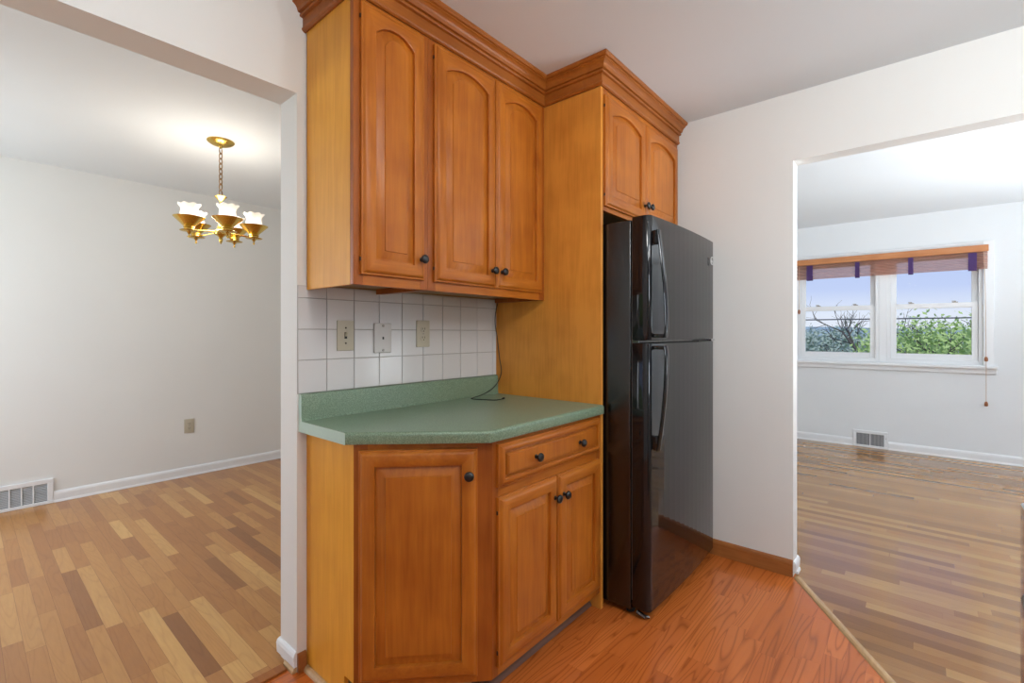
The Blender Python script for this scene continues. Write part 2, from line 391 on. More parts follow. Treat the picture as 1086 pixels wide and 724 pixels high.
# unseen kitchen rear wall; its window opening is added for the light
w = MB(); w.box(XL, -.4, YK-.1, YK, 0, ZC); w.box(1.0, 1.2, YK-.1, YK, 0, ZC); w.box(-.4, 1.0, YK-.1, YK, 0, 1.05); w.box(-.4, 1.0, YK-.1, YK, 2.1, ZC)
w.box(1.1, 1.2, YLIV, YK-.1, 0, ZC)
struct(w.build('wall_kitchen_rear', M['kitchen_paint']))
w = MB(); w.box(1.2, 3.2, YLIV-.1, YLIV, 0, ZC); w.box(6.0, XF+.1, YLIV-.1, YLIV, 0, ZC); w.box(3.2, 6.0, YLIV-.1, YLIV, 0, .7); w.box(3.2, 6.0, YLIV-.1, YLIV, 2.25, ZC)
struct(w.build('wall_living_front', M['living_paint']))
struct(MB().box(XR2, XF+.1, YLIV2, YLIV2+.1, 0, ZC).build('wall_living_side', M['living_paint']))
WY0, WY1, WB, WT = -2.20, -0.63, 0.925, 2.055
w = MB(); w.box(XF, XF+.12, YLIV, WY0, 0, ZC); w.box(XF, XF+.12, WY1, YLIV2, 0, ZC); w.box(XF, XF+.12, WY0, WY1, 0, WB); w.box(XF, XF+.12, WY0, WY1, WT, ZC)
struct(w.build('wall_living_far', M['living_paint']))

# baseboards
def base_prof(h, t, sh=0.018):
    return [(0, 0.0005), (sh, 0.0005), (sh, 0.006), (sh*.85, 0.013), (t, 0.018), (t, h-.02), (t*.75, h-.008), (t*.35, h), (0, h)]
struct(MB().sweep(base_prof(.082, .013), [(XL+.001, YD-.0005), (0.025-.001+.0, YD-.0005)], [(0, -1)]*2).build('baseboard_dining_left', M['trim_white']))
struct(MB().sweep(base_prof(.082, .013), [(0.4425, YD-.0005), (XR-.001, YD-.0005)], [(0, -1)]*2).build('baseboard_dining', M['trim_white']))
struct(MB().sweep(base_prof(.085, .013), [(XF-.0005, YLIV+.01), (XF-.0005, -1.4765)], [(-1, 0)]*2).build('baseboard_living_right', M['trim_white']))
struct(MB().sweep(base_prof(.085, .013), [(XF-.0005, -1.1705), (XF-.0005, YLIV2-.01)], [(-1, 0)]*2).build('baseboard_living', M['trim_white']))
kb = [(0, 0.0005), (.012, 0.0005), (.012, .066), (.009, .078), (.004, .085), (0, .085)]
struct(MB().sweep(kb, [(XR-.0005, -.04), (XR-.0005, YO+.0005)], [(-1, 0)]*2).build('baseboard_kitchen', M['base_wood']))
struct(MB().sweep([(o, z*.8) for o, z in kb], [(XJ+.0005, -.0005), (.8285, -.0005)], [(0, -1)]*2).build('baseboard_back', M['base_wood']))
# white base on the end of the wall in the dining opening, and its bare shoe strip
jb = [(0, 0.02), (.010, 0.02), (.012, .055), (.009, .067), (.004, .075), (0, .075)]
struct(MB().sweep(jb, [(XJ-.0005, .0), (XJ-.0005, YT), (XJ+.04, YT+.0005)], [(-1, 0), (-1, 1), (0, 1)]).build('baseboard_jamb', M['trim_white']))
struct(MB().sweep([(0, .0005), (.017, .0005), (.016, .010), (.010, .018), (0, .0195)], [(XJ-.0005, 0), (XJ-.0005, .075)], [(-1, 0)]*2).build('trim_1', M['threshold_wood']))
struct(MB().sweep(jb, [(2.749, YO-.0005), (XR2, YO-.0005), (XR2+.0005, YO+.1)], [(0, -1), (1, -1), (1, 0)]).build('baseboard_doorway', M['trim_white']))
struct(MB().sweep([(0, .0005), (.015, .0005), (.012, .012), (0, .018)], [(2.79, YO-.0005), (XR2+.01, YO-.0005)], [(0, -1)]*2).build('trim_2', M['trim_white']))
# wood transition under the dining opening, and the strip between laminate and hardwood
struct(MB().box(XL+.26, XJ-.02, .035, .078, .0005, .009, .003).build('trim_3', M['base_wood']))
d = (Vector((TH[1][0], TH[1][1], 0))-Vector((TH[0][0], TH[0][1], 0))).normalized(); nv = Vector((-d.y, d.x, 0))
a, b = Vector((*TH[0], 0))+d*.024, Vector((*TH[2], 0))
prof = [(-.018, .0004), (-.014, .005), (-.006, .009), (.006, .009), (.014, .005), (.018, .0004)]
struct(MB().sweep(prof, [(a.x, a.y), (b.x, b.y)], [(nv.x, nv.y)]*2).build('trim_4', M['threshold_wood']))
# tile field on the back wall
m_ = MB(); m_.box(XJ+.0005, 1.8605, -.0045, -.0005, 1.012, 1.408, mi=1)
xs = [XJ+.0005, .907] + [.907+.1155*k for k in range(1, 9)] + [1.8605]
zs = [1.013, 1.134, 1.2475, 1.3625, 1.408]
for i in range(len(xs)-1):
    for j in range(len(zs)-1):
        if xs[i+1]-xs[i] < .01: continue
        m_.box(xs[i]+.0012, xs[i+1]-.0012, -.0085, -.003, zs[j]+.0012, zs[j+1]-.0012, .0010, 1, 0)
struct(m_.build('trim_5', [M['tile'], M['grout']]))

# ------------------------------------------------------------------ living room window
def window_unit(name, y0, y1):
    """double-hung: y0 < y1; frame, two sashes, panes, sash locks"""
    t = MB()
    x0, x1 = XF+.005, XF+.10
    f = .03
    t.box(x0, x1, y0, y0+f, WB+.001, WT-.001, .002); t.box(x0, x1, y1-f, y1, WB+.001, WT-.001, .002)
    t.box(x0, x1, y0+f, y1-f, WT-.04, WT-.001, .002); t.box(x0, x1, y0+f, y1-f, WB+.001, WB+.035, .002)
    o = struct(t.build(name, M['trim_white']))
    def sash(nm, xa, za, zb, top, bot):
        s = MB(); st = .045; a, b = y0+f+.001, y1-f-.001
        s.box(xa, xa+.03, a, a+st, za, zb, .003); s.box(xa, xa+.03, b-st, b, za, zb, .003)
        s.box(xa, xa+.03, a+st, b-st, za, za+bot, .003); s.box(xa, xa+.03, a+st, b-st, zb-top, zb, .003)
        so = s.build(nm, M['trim_white'], o)
        MB().box(xa+.013, xa+.017, a+st, b-st, za+bot, zb-top).build('pane', M['glass'], so)
        return so
    sash('lower_sash', XF+.02, WB+.036, 1.535, .05, .06)
    sash('upper_sash', XF+.053, 1.49, WT-.041, .04, .045)
    for yy in (y0+(y1-y0)*.27, y0+(y1-y0)*.73):
        k = MB(); k.box(XF+.022, XF+.046, yy-.022, yy+.022, 1.5355, 1.545, .002); k.lathe([(.008, 0), (.008, .008), (.004, .010)], (XF+.034, yy, 1.545), 10)
        k.box(XF+.016, XF+.034, yy-.004, yy+.024, 1.548, 1.554, .001)
        k.build('sash_lock', M['screw'], o)
    return o
YM = -1.431
window_unit('window_1', YM+.035, WY1-.012)
window_unit('window_2', WY0+.012, YM-.035)
t = MB(); t.box(XF+.003, XF+.1, YM-.0345, YM+.0345, WB+.001, WT-.001, .004); t.build('trim_6', M['trim_white']); struct(bpy.data.objects['trim_6'])
# casing, stool, apron
t = MB()
cw = .075
t.box(XF-.018, XF-.0005, WY0-cw+.012, WY0+.012, .9205, WT+.06, .004); t.box(XF-.018, XF-.0005, WY1-.012, WY1+cw-.012, .9205, WT+.06, .004)
t.box(XF-.018, XF-.0005, WY0+.013, WY1-.013, WT-.012, WT+.06, .004)
struct(t.build('trim_7', M['trim_white']))
t = MB(); t.box(XF-.05, XF+.004, WY0-.09, WY1+.09, .890, .920, .006, 3); t.box(XF-.02, XF-.0005, WY0-.08, WY1+.08, .842, .8895, .004)
struct(t.build('trim_8', M['trim_white']))

# ------------------------------------------------------------------ cabinet doors
def door_loops(w, h, arch, fr, nA=17):
    """closed loops in door plane; returns function(inset)->list of (u, v). Arch grows in inside the frame."""
    def loop(ins, use_arch):
        pts = [(ins, ins), (w-ins, ins)]
        top = h-ins
        if use_arch and arch > 0:
            spring = h-fr-arch-.0 - (ins-fr)
            half = w/2-ins
            rise = arch
            R = (half*half+rise*rise)/(2*rise)
            cy = spring+rise-R
            ang = math.asin(min(1, half/R))
            for k in range(nA):
                a = ang-2*ang*k/(nA-1)
                pts.append((w/2+R*math.sin(a), cy+R*math.cos(a)))
        else:
            for k in range(nA): pts.append((w-ins-(w-2*ins)*k/(nA-1), top))
        return pts
    return loop
def make_door(parent, name, org, udir, nrm, w, h, arch=0.0, fr=.050, th=.021, label=None, raised=True, kn=None, hinges=None, bev=.034):
    """org: world lower-left back corner; udir: unit vector along width; nrm: unit outward"""
    U = Vector(udir); N = Vector(nrm); O = Vector(org); Z = Vector((0, 0, 1))
    P = lambda u, v, d: O+U*u+Z*v+N*d
    loop = door_loops(w, h, arch, fr)
    def rings(mb, specs):
        rs = []
        for ins, dep, ua in specs:
            rs.append([mb.bm.verts.new(P(u, v, dep)) for u, v in loop(ins, ua)])
        n = len(rs[0])
        for A, B in zip(rs, rs[1:]):
            for k in range(n):
                f = mb.bm.faces.new((A[k], A[(k+1) % n], B[(k+1) % n], B[k]))
                f.material_index = 1 if (k == 0 or 2 <= k < n-1) else 0
        return rs
    mb = MB()
    a = .006 if h > .25 else .004
    rs = rings(mb, [(0, 0, 0), (0, th-.011, 0), (.0015, th-.0095, 0), (.006, th-.0090, 0), (.010, th-.004, 0), (.0145, th-.0008, 0), (.017, th, 0), (fr-.004, th, 1), (fr, th-.002, 1), (fr+.001, th-.013, 1)])
    mb.bm.faces.new(rs[0][::-1])
    rs2 = rings(mb, [(fr+.001, th-.013, 1), (fr+.001, .004, 1)])
    bmesh.ops.remove_doubles(mb.bm, verts=mb.bm.verts[:], dist=1e-5)
    bmesh.ops.recalc_face_normals(mb.bm, faces=mb.bm.faces[:])
    do = mb.build(name, [M['door_wood'], M['door_wood_h']], parent, smooth=True)
    if label: do['label'] = label
    mb = MB()
    rs = rings(mb, [(fr+.0015, .003, 1), (fr+.0015, th-.0125, 1), (fr+.007, th-.0125, 1), (fr+.010, th-.0110, 1), (fr+bev-.003, th-.0030, 1), (fr+bev, th-.0026, 1), (fr+bev+.0012, th, 1)])
    mb.bm.faces.new(rs[-1])
    for f in mb.bm.faces: f.material_index = 0
    bmesh.ops.recalc_face_normals(mb.bm, faces=mb.bm.faces[:])
    mb.build('raised_panel', M['door_wood'], do, smooth=True)
    for q in (kn or []): knob(do, P(q[0], q[1], th), N)
    for q in (hinges or []):
        k = MB(); c = P(q[0], q[1], .006)
        k.tube([c-Z*.006, c+Z*.006], .0035, 8); k.build('hinge', M['hinge'], do, smooth=True)
    return do
KN = [(.0085, 0.0002), (.0085, .002), (.0055, .004), (.0050, .010), (.0062, .013), (.0125, .0155), (.0160, .019), (.0165, .0225), (.0145, .0265), (.0095, .029), (.002, .030)]
def knob(parent, c, N):
    return MB().lathe(KN, c, 20, Vector(N)).build('knob', M['black_knob'], parent, smooth=True)
NY = (0, -1, 0)

# ---- wall cabinets
UY, UZ0, UZ1 = -.305, 1.393, 2.3365
def wall_cabinet(name, x0, x1, label, left_end):
    r = empty(name, ((x0+x1)/2, -.15, UZ0), label, 'cabinet', None)
    b = MB(); t = .014
    b.box(x0+t, x1-t, UY+.02, -.010, UZ0+.022, UZ0+.034); b.box(x0+t, x1-t, UY+.02, -.010, UZ1-.014, UZ1); b.box(x0+t, x1-t, -.010, -.0045, 1.4095, UZ1)
    b.build('carcass', M['cabinet_inside'], r)
    MB().box(x0, x0+t, UY+.0005, -.0095, UZ0, UZ1).build('side_panel', M['side_wood'] if left_end else M['frame_wood'], r)
    MB().box(x1-t, x1, UY+.0005, -.0095, UZ0, UZ1).build('side_panel', M['frame_wood'], r)
    return r
def face_frame(r, x0, x1, y, z0, z1, stl, str_, bot, top, mids=(), t=.019):
    b = MB()
    b.box(x0, x0+stl, y-.0, y+t, z0, z1, .0008, 1); b.box(x1-str_, x1, y, y+t, z0, z1, .0008, 1)
    b.box(x0+stl, x1-str_, y+.0003, y+t, z0, z0+bot, .0005, 1, 1); b.box(x0+stl, x1-str_, y+.0003, y+t, z1-top, z1, .0005, 1, 1)
    for m0, m1 in mids: b.box(x0+stl, x1-str_, y+.0003, y+t, m0, m1, .0005, 1, 1)
    return b.build('face_frame', [M['frame_wood'], M['door_wood_h']], r)
XS = 1.1365
c1 = wall_cabinet('wall_cabinet', .829, XS-.0003, 'narrow single-door maple wall cabinet at the left end, beside the dining opening', True)
face_frame(c1, .829, XS-.0003, UY-.0195, UZ0, UZ1, .035, .035, .045, .045)
c2 = wall_cabinet('wall_cabinet', XS+.0003, 1.8605, 'wide two-door maple wall cabinet between the single-door cabinet and the tall fridge panel', False)
face_frame(c2, XS+.0003, 1.8605, UY-.0195, UZ0, UZ1, .035, .040, .045, .045)
UYD = UY-.020
dz0, dz1 = 1.427, 2.322
def arch_door(parent, x0, x1, z0, z1, y, kx, hz, hingeside):
    w, h = x1-x0, z1-z0
    hx = -.0005 if hingeside == 'l' else w+.0005
    return make_door(parent, 'door', (x0, y, z0), (1, 0, 0), NY, w, h, .036, fr=.050, kn=[(kx-x0, hz-z0)], hinges=[(hx, .05), (hx, h-.05)])
arch_door(c1, .852, 1.112, dz0, dz1, UYD, 1.090, 1.500, 'l')
arch_door(c2, 1.161, 1.4975, dz0, dz1, UYD, 1.468, 1.497, 'l')
arch_door(c2, 1.5025, 1.829, dz0, dz1, UYD, 1.528, 1.497, 'r')
# ---- tall panel beside the refrigerator and the cabinet over it
PY = -.640
r = empty('tall_end_panel', (1.871, -.32, 0), 'tall flat maple panel from floor to crown on the left side of the black refrigerator', 'panel')
MB().box(1.861, 1.8795, PY, -.002, .0005, UZ1, .0008, 1).build('panel', M['panel_wood'], r)
fx0, fx1 = 1.880, XR-.0015
c3 = empty('wall_cabinet', ((fx0+fx1)/2, -.3, 1.785), 'short deep maple cabinet with two arched doors above the refrigerator', 'cabinet')
b = MB(); b.box(fx0+.014, fx1-.014, PY+.021, -.002, 1.805, 1.82); b.box(fx0+.014, fx1-.014, PY+.021, -.002, UZ1-.015, UZ1); b.box(fx0+.014, fx1-.014, -.012, -.002, 1.82, UZ1-.015); b.build('carcass', M['cabinet_inside'], c3)
MB().box(fx0, fx0+.014, PY+.0205, -.002, 1.785, UZ1).build('side_panel', M['frame_wood'], c3)
MB().box(fx1-.014, fx1, PY+.0205, -.002, 1.785, UZ1).build('side_panel', M['frame_wood'], c3)
face_frame(c3, fx0, fx1, PY, 1.785, UZ1, .035, .035, .045, .045)
FYD = PY-.0005
arch_door(c3, 1.883, 2.283, 1.806, 2.306, FYD, 2.262, 1.878, 'l')
arch_door(c3, 2.288, 2.712, 1.806, 2.306, FYD, 2.312, 1.878, 'r')
# ---- crown molding
cz = UZ1+.0005
cp = [(0, cz), (.006, cz), (.0120, cz+.004), (.0150, cz+.009), (.0150, cz+.013), (.0110, cz+.016), (.0110, cz+.050), (.0210, cz+.052), (.0230, cz+.055), (.0230, cz+.059), (.0195, cz+.061), (.0195, cz+.064), (.0290, cz+.066), (.0305, cz+.070),
      (.0320, cz+.076), (.036, cz+.083), (.042, cz+.089), (.049, cz+.093), (.049, cz+.097), (.0565, cz+.099), (.0615, cz+.105), (.062, ZC-.0008), (0, ZC-.0008)]
pth = [(.829, -.0005), (.829, UYD+.0005), (1.861, UYD+.0005), (1.861, PY-.0005), (XR-.001, PY-.0005)]
outs = [(-1, 0), (-1, -1), (-1, -1), (-1, -1), (0, -1)]
o = MB().sweep(cp, pth, outs).build('crown_molding', M['crown_wood'], origin=(1.35, -.3, UZ1))
tag(o, 'stepped maple crown molding running along the top of the wall cabinets to the ceiling', 'molding')

# ---- base cabinets
BX, BY, BZ0, BZ1 = .832, -.635, .075, .8730
A = Vector((BX, -.322, 0)); Bc = Vector((1.155, BY, 0))
dg = (Bc-A).normalized(); dn = Vector((dg.y, -dg.x, 0))     # outward: (-,-)
c4 = empty('base_cabinet', (.98, -.2, 0), 'angled end base cabinet with one tall door, beside the dining opening', 'cabinet')
b = MB()
ins = .02
Ai, Bi = A-dn*ins, Bc-dn*ins
Ai = Vector((BX+.016, A.y+.002, 0))
b.prism([(BX+.0155, -.002), (BX+.0155, -.30), (1.1535, -.605), (1.1535, -.002)], BZ0+.02, BZ1-.002)
b.prism([(BX+.0155, -.002), (BX+.0155, -.225), (1.1535, -.54), (1.1535, -.002)], .0005, BZ0+.02)
b.build('carcass', M['cabinet_inside'], c4)
# side panel with toe notch
MB().prism_x([(-.002, .0005), (-.264, .0005), (-.264, .094), (-.3215, .094), (-.3215, BZ1), (-.002, BZ1)], BX, BX+.015).build('side_panel', M['side_wood'], c4)
b = MB()
def dbox(u0, u1, z0, z1, d0, d1, mi=0):
    pl = [A+dg*u0+dn*d0, A+dg*u1+dn*d0, A+dg*u1+dn*d1, A+dg*u0+dn*d1]
    b.prism([(p.x, p.y) for p in pl], z0, z1, mi=mi)
LN = (Bc-A).length
dbox(0.0002, .045, BZ0, BZ1, -.002, .0)
ub = (1.1545-A.x-.018*abs(dn.x))/dg.x
pl = [A+dg*(LN-.050)-dn*.018, A+dg*ub-dn*.018, A+dg*(LN-.0006), A+dg*(LN-.050)]
b.prism([(p.x, p.y) for p in pl], BZ0, BZ1)
dbox(.045, LN-.050, BZ0, BZ0+.05, -.018, -.0003, 1); dbox(.045, LN-.050, BZ1-.045, BZ1, -.018, -.0003, 1)
dbox(.016, .045, BZ0, BZ1, -.012, -.0021)
b.build('face_frame', [M['frame_wood'], M['door_wood_h']], c4)
dw = LN-.018-.048
od = A+dg*.018+dn*.0008
make_door(c4, 'door', (od.x, od.y, .101), (dg.x, dg.y, 0), (dn.x, dn.y, 0), dw, .752, 0, fr=.052, kn=[(dw-.028, .668)])
# straight base cabinet
c5 = empty('base_cabinet', (1.5, -.3, 0), 'straight base cabinet with one drawer over two doors, next to the tall panel', 'cabinet')
b = MB(); b.box(1.1555, 1.8600, -.614, -.002, BZ0+.02, BZ1-.002); b.build('carcass', M['cabinet_inside'], c5)
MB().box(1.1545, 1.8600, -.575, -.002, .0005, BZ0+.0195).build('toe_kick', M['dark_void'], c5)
MB().sweep([(0, .0006), (.018, .0006), (.0166, .008), (.012, .0145), (.006, .0175), (0, .0186)], [(1.165, -.5755), (1.8600, -.5755)], [(0, -1)]*2).build('shoe_molding', M['shoe_wood'], c5)
face_frame(c5, 1.1555, 1.8600, BY, BZ0, BZ1, .030, .030, .042, .030, [(.676, .722)])
BYD = BY-.0008
make_door(c5, 'door', (1.175, BYD, .109), (1, 0, 0), NY, .3375, .571, 0, fr=.050, kn=[(.312, .492)], hinges=[(-.0005, .05), (-.0005, .52)])
make_door(c5, 'door', (1.5175, BYD, .109), (1, 0, 0), NY, .3200, .571, 0, fr=.050, kn=[(.028, .492)], hinges=[(.3205, .05), (.3205, .52)])
def drawer_front(parent):
    return make_door(parent, 'drawer', (1.175, BYD, .714), (1, 0, 0), NY, .6625, .146, 0, fr=.026, bev=.016, kn=[(.192, .070), (.486, .070)])
drawer_front(c5)
# small shoe strip along the end panel of the angled cabinet
o = MB().sweep([(0, .0006), (.017, .0006), (.0155, .008), (.011, .014), (.005, .017), (0, .018)], [(BX-.0005, -.0135), (BX-.0005, -.262)], [(-1, 0)]*2).build('trim_9', M['threshold_wood']); struct(o)

# ---- countertop
c6 = empty('countertop', (1.33, -.33, .874), 'speckled green laminate countertop with an angled front corner and matching upstand', 'countertop')
cpoly = [(.804, -.0235), (.804, -.318), (1.1265, -.656), (1.8600, -.656), (1.8600, -.0235)]
t = bmesh.new()
va = [t.verts.new((x, y, .8740)) for x, y in cpoly]; vb = [t.verts.new((x, y, .914)) for x, y in cpoly]
t.faces.new(va[::-1]); t.faces.new(vb)
for i in range(5): t.faces.new((va[i], va[(i+1) % 5], vb[(i+1) % 5], vb[i]))
bmesh.ops.recalc_face_normals(t, faces=t.faces[:])
def onf(e, z):
    p, q = e.verts
    return abs(p.co.z-z) < 1e-4 and abs(q.co.z-z) < 1e-4 and max(p.co.y, q.co.y) < -.3 and abs(p.co.x-q.co.x) > .01
bmesh.ops.bevel(t, geom=[e for e in t.edges if onf(e, .914)], offset=.011, segments=5, affect='EDGES', profile=0.5)
bmesh.ops.bevel(t, geom=[e for e in t.edges if onf(e, .874)], offset=.004, segments=2, affect='EDGES', profile=0.5)
mb = MB(); mb.merge(t); mb.build('worktop', M['laminate_green'], c6, smooth=True)
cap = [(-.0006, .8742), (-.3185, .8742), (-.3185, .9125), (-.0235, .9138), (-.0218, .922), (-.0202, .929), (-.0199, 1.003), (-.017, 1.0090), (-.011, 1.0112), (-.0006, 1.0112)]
MB().prism_x(cap, .8025, .8036).build('end_cap', M['lit_mint_edge'], c6)['label'] = 'countertop end strip with the light on it put into its pale mint'
up = [(.001, .8740), (.023, .8740), (.023, .914), (.022, .921), (.0205, .928), (.0200, 1.003), (.017, 1.0095), (.011, 1.0118), (.001, 1.0118)]
MB().sweep(up, [(.804, 0), (1.8600, 0)], [(0, -1)]*2).build('upstand', M['laminate_green'], c6, smooth=True)

# ------------------------------------------------------------------ refrigerator
FX0, FX1, FF = 1.896, 2.730, -.864
c7 = empty('refrigerator', (2.31, -.45, 0), 'black top-freezer refrigerator standing between the tall maple panel and the white wall', 'refrigerator')
MB().box(FX0+.004, FX1-.004, -.765, -.09, .0265, 1.728, .008, 3).build('case', M['black_side'], c7, smooth=True)
def fridge_door(z0, z1, name):
    # gently bowed front, rounded vertical edges
    pts = []
    y_back = -.7725
    pts.append((FX0, y_back)); 
    pts.append((FX0, FF+.040)); 
    for k in range(1, 7):
        a = PI/2*k/6
        pts.append((FX0+.024*(1-math.cos(a)), FF+.040-.030*math.sin(a)))
    n = 14
    for k in range(1, n):
        s = k/n; x = FX0+.024+(FX1-FX0-.048)*s
        pts.append((x, FF+.010-.012*(1-(2*s-1)**2)))
    for k in range(0, 7):
        a = PI/2*k/6
        pts.append((FX1-.024+.024*math.sin(a), FF+.040-.030*math.cos(a)))
    pts.append((FX1, y_back))
    return MB().prism(pts, z0, z1, .003, 2, bev_top_only=False).build(name, M['black_gloss'], c7, smooth=True)
fd = fridge_door(1.203, 1.737, 'freezer_door')
ld = fridge_door(.046, 1.190, 'lower_door')
MB().box(FX0+.012, FX1-.012, -.7720, -.7655, .07, 1.722).build('door_gasket', M['gasket'], c7)
g = MB(); g.box(FX0+.012, FX1-.012, -.80, -.7655, 1.1915, 1.2015, .001, 1); g.build('mullion_trim', M['steel_dark'], c7)
g = MB(); g.box(FX0+.02, FX1-.02, -.775, -.7655, .0265, .044)
for k in range(24): g.box(FX0+.04+k*.031, FX0+.055+k*.031, -.780, -.774, .03, .042)
g.build('toe_grille', M['black_matte'], c7)
for xx in (FX0+.05, FX1-.05):
    for yy in (-.74, -.13): MB().lathe([(.018, .0005), (.018, .012), (.010, .014), (.010, .0262)], (xx, yy, 0), 14).build('foot', M['black_matte'], c7)
k = MB(); k.tube([(FX0+.012, -.79, .030), (FX0+.016, -.825, .016), (FX0+.030, -.838, .013)], [.010, .009, .006], 8)
k.build('levelling_leg', M['steel_dark'], c7, smooth=True)
k = MB(); k.box(FX1-.09, FX1-.01, -.80, -.72, 1.7375, 1.748, .003); k.build('hinge_cover', M['black_matte'], c7)
k = MB(); k.box(FX1-.05, FX1+.006, -.855, -.801, 1.1915, 1.2015, .001, 1); k.build('middle_hinge', M['chrome'], c7)
def fridge_handle(door, zb, zg):
    """zb: end with the long mounting block, zg: end at the gap between the doors"""
    x0, x1 = FX0+.020, FX0+.050
    s = 1 if zb > zg else -1
    yb = FF+.012
    q = MB(); n = 22; rings = []
    for i in range(n+1):
        f = i/n
        z = zb+(zg-zb)*f
        out = .026+.034*math.sin(min(1, f*1.12)*PI/2) - .006*max(0, (f-.93)/.07)
        th = .014
        xm = (x0+x1)/2+.004*f
        hw = (.018)
        c = []
        for k in range(12):
            a = 2*PI*k/12
            c.append(q.bm.verts.new((xm+hw*math.cos(a)*(1.0), yb-out+th*.5*math.sin(a), z)))
        rings.append(c)
    for Aq, Bq in zip(rings, rings[1:]):
        for k in range(12): q.bm.faces.new((Aq[k], Aq[(k+1) % 12], Bq[(k+1) % 12], Bq[k]))
    q.bm.faces.new(rings[0]); q.bm.faces.new(rings[-1])
    bmesh.ops.recalc_face_normals(q.bm, faces=q.bm.faces[:])
    zz = sorted((zb, zb-s*.06)); q.box(x0+.003, x1-.003, yb-.027, yb-.003, zz[0], zz[1], .003)
    zz = sorted((zg, zg+s*.016)); q.box(x0+.006, x1, yb-.054, yb-.003, zz[0], zz[1], .003)
    return q.build('handle', M['black_gloss'], door, smooth=True)
fridge_handle(fd, 1.672, 1.214)
fridge_handle(ld, .735, 1.180)
# round badge near the top right of the freezer door
q = MB(); bc = Vector((2.655, FF+.001-.0035, 1.625))
q.tube([bc+Vector((  .020*math.cos(2*PI*i/28), 0, .020*math.sin(2*PI*i/28))) for i in range(28)], .0022, 8, True)
q.tube([bc+Vector((-.009+.006*math.cos(a*.35), 0, .004*math.sin(a*.35)+.001)) for a in range(4, 18)], .0012, 6)
q.tube([bc+Vector((.004+.006*math.cos(a*.35), 0, .005*math.sin(a*.35)-.001)) for a in range(2, 16)], .0012, 6)
q.tube([bc+Vector((-.010+.002*i, 0, -.006+.004*math.sin(i*.8))) for i in range(11)], .0010, 6)
q.build('badge', M['badge_silver'], fd, smooth=True)

# ------------------------------------------------------------------ stainless appliance at the right edge of the view
c8 = empty('oven', (.65, -2.14, 0), 'tall stainless steel oven at the far right edge of the picture, bar handle showing', 'appliance')
MB().box(.30, 1.0, -2.46, -1.832, .0005, 2.05, .004, 2).build('body', M['stainless'], c8)
MB().box(.31, .995, -1.8315, -1.826, .40, .99, .002, 1).build('door', M['stainless'], c8)
q = MB(); q.tube([(.38, -1.826, .928), (.385, -1.815, .928), (.40, -1.8128, .928), (.77, -1.8128, .928), (.792, -1.8135, .928), (.799, -1.817, .928), (.801, -1.826, .928)], .0105, 12)
q.build('handle', M['steel_dark'], c8, smooth=True)

# ------------------------------------------------------------------ wall plates
def plate_mesh(mb, cx, cz, y, w, h, t=.006):
    mb.box(cx-w/2, cx+w/2, y-t, y, cz-h/2, cz+h/2, .0025, 3)
TY = -.0086
r = empty('light_switch', (.982, TY, 1.224), 'ivory toggle light switch plate on the white tile, left of the phone jack', 'switch')
m1 = MB(); plate_mesh(m1, .982, 1.224, TY, .071, .118); m1.build('plate', M['ivory'], r, smooth=True)
MB().box(.9765, .9875, TY-.0068, TY-.0062, 1.2115, 1.2365).build('toggle_slot', M['slot'], r)
q = MB(); q.prism_x([(TY-.0064, 1.220), (TY-.0064, 1.231), (TY-.016, 1.2395), (TY-.018, 1.2355)], .978, .986); q.build('toggle', M['ivory'], r)
for dz in (-.030, .030): MB().lathe([(.0035, 0.0001), (.0035, .0012), (.001, .0018)], (.982, TY-.006, 1.224+dz), 12, '-y').build('screw', M['hinge'], r)
r = empty('phone_jack', (1.150, TY, 1.213), 'grey phone jack plate with two screws on the tile, between switch and outlet', 'jack')
m1 = MB(); m1.box(1.150-.042, 1.150+.042, TY-.010, TY, 1.213-.062, 1.213+.062, .004, 3); m1.build('plate', M['grey_plate'], r, smooth=True)
MB().box(1.146, 1.154, TY-.0108, TY-.0102, 1.207, 1.218).build('socket', M['slot'], r)
for dz in (-.051, .051): MB().lathe([(.0055, 0.0001), (.0055, .002), (.002, .003)], (1.150, TY-.010, 1.213+dz), 14, '-y').build('screw', M['screw'], r)
def outlet(cx, cz, y, label, w=.074, h=.120):
    r = empty('wall_outlet', (cx, y, cz), label, 'outlet')
    m1 = MB(); plate_mesh(m1, cx, cz, y, w, h); m1.build('plate', M['ivory'], r, smooth=True)
    for s in (-1, 1):
        c = cz+s*.0195
        q = MB()
        pts = [(cx+.0165*math.cos(a), c+.0135*math.sin(a)) for a in [2*PI*i/20 for i in range(20)]]
        t = bmesh.new(); a = [t.verts.new((px, y-.0078, pz)) for px, pz in pts]; bb = [t.verts.new((px, y-.0058, pz)) for px, pz in pts]
        t.faces.new(a); 
        for i in range(20): t.faces.new((a[i], a[(i+1) % 20], bb[(i+1) % 20], bb[i]))
        bmesh.ops.recalc_face_normals(t, faces=t.faces[:]); q.merge(t)
        f = q.build('receptacle', M['ivory'], r, smooth=True)
        q = MB()
        for dx in (-.0062, .0062): q.box(cx+dx-.0012, cx+dx+.0012, y-.0084, y-.0079, c-.001, c+.0075)
        q.lathe([(.0026, 0), (.0026, .0006)], (cx, y-.0079, c-.0075), 10, '-y')
        q.build('slots', M['slot'], f)
    MB().lathe([(.003, 0.0001), (.003, .001), (.001, .0016)], (cx, y-.006, cz), 12, '-y').build('screw', M['screw'], r)
    return r
outlet(1.365, 1.2305, TY, 'ivory duplex outlet on the white tile backsplash, right of the phone jack')
outlet(1.288, .432, YD-.0005, 'beige duplex outlet low on the white dining room wall')

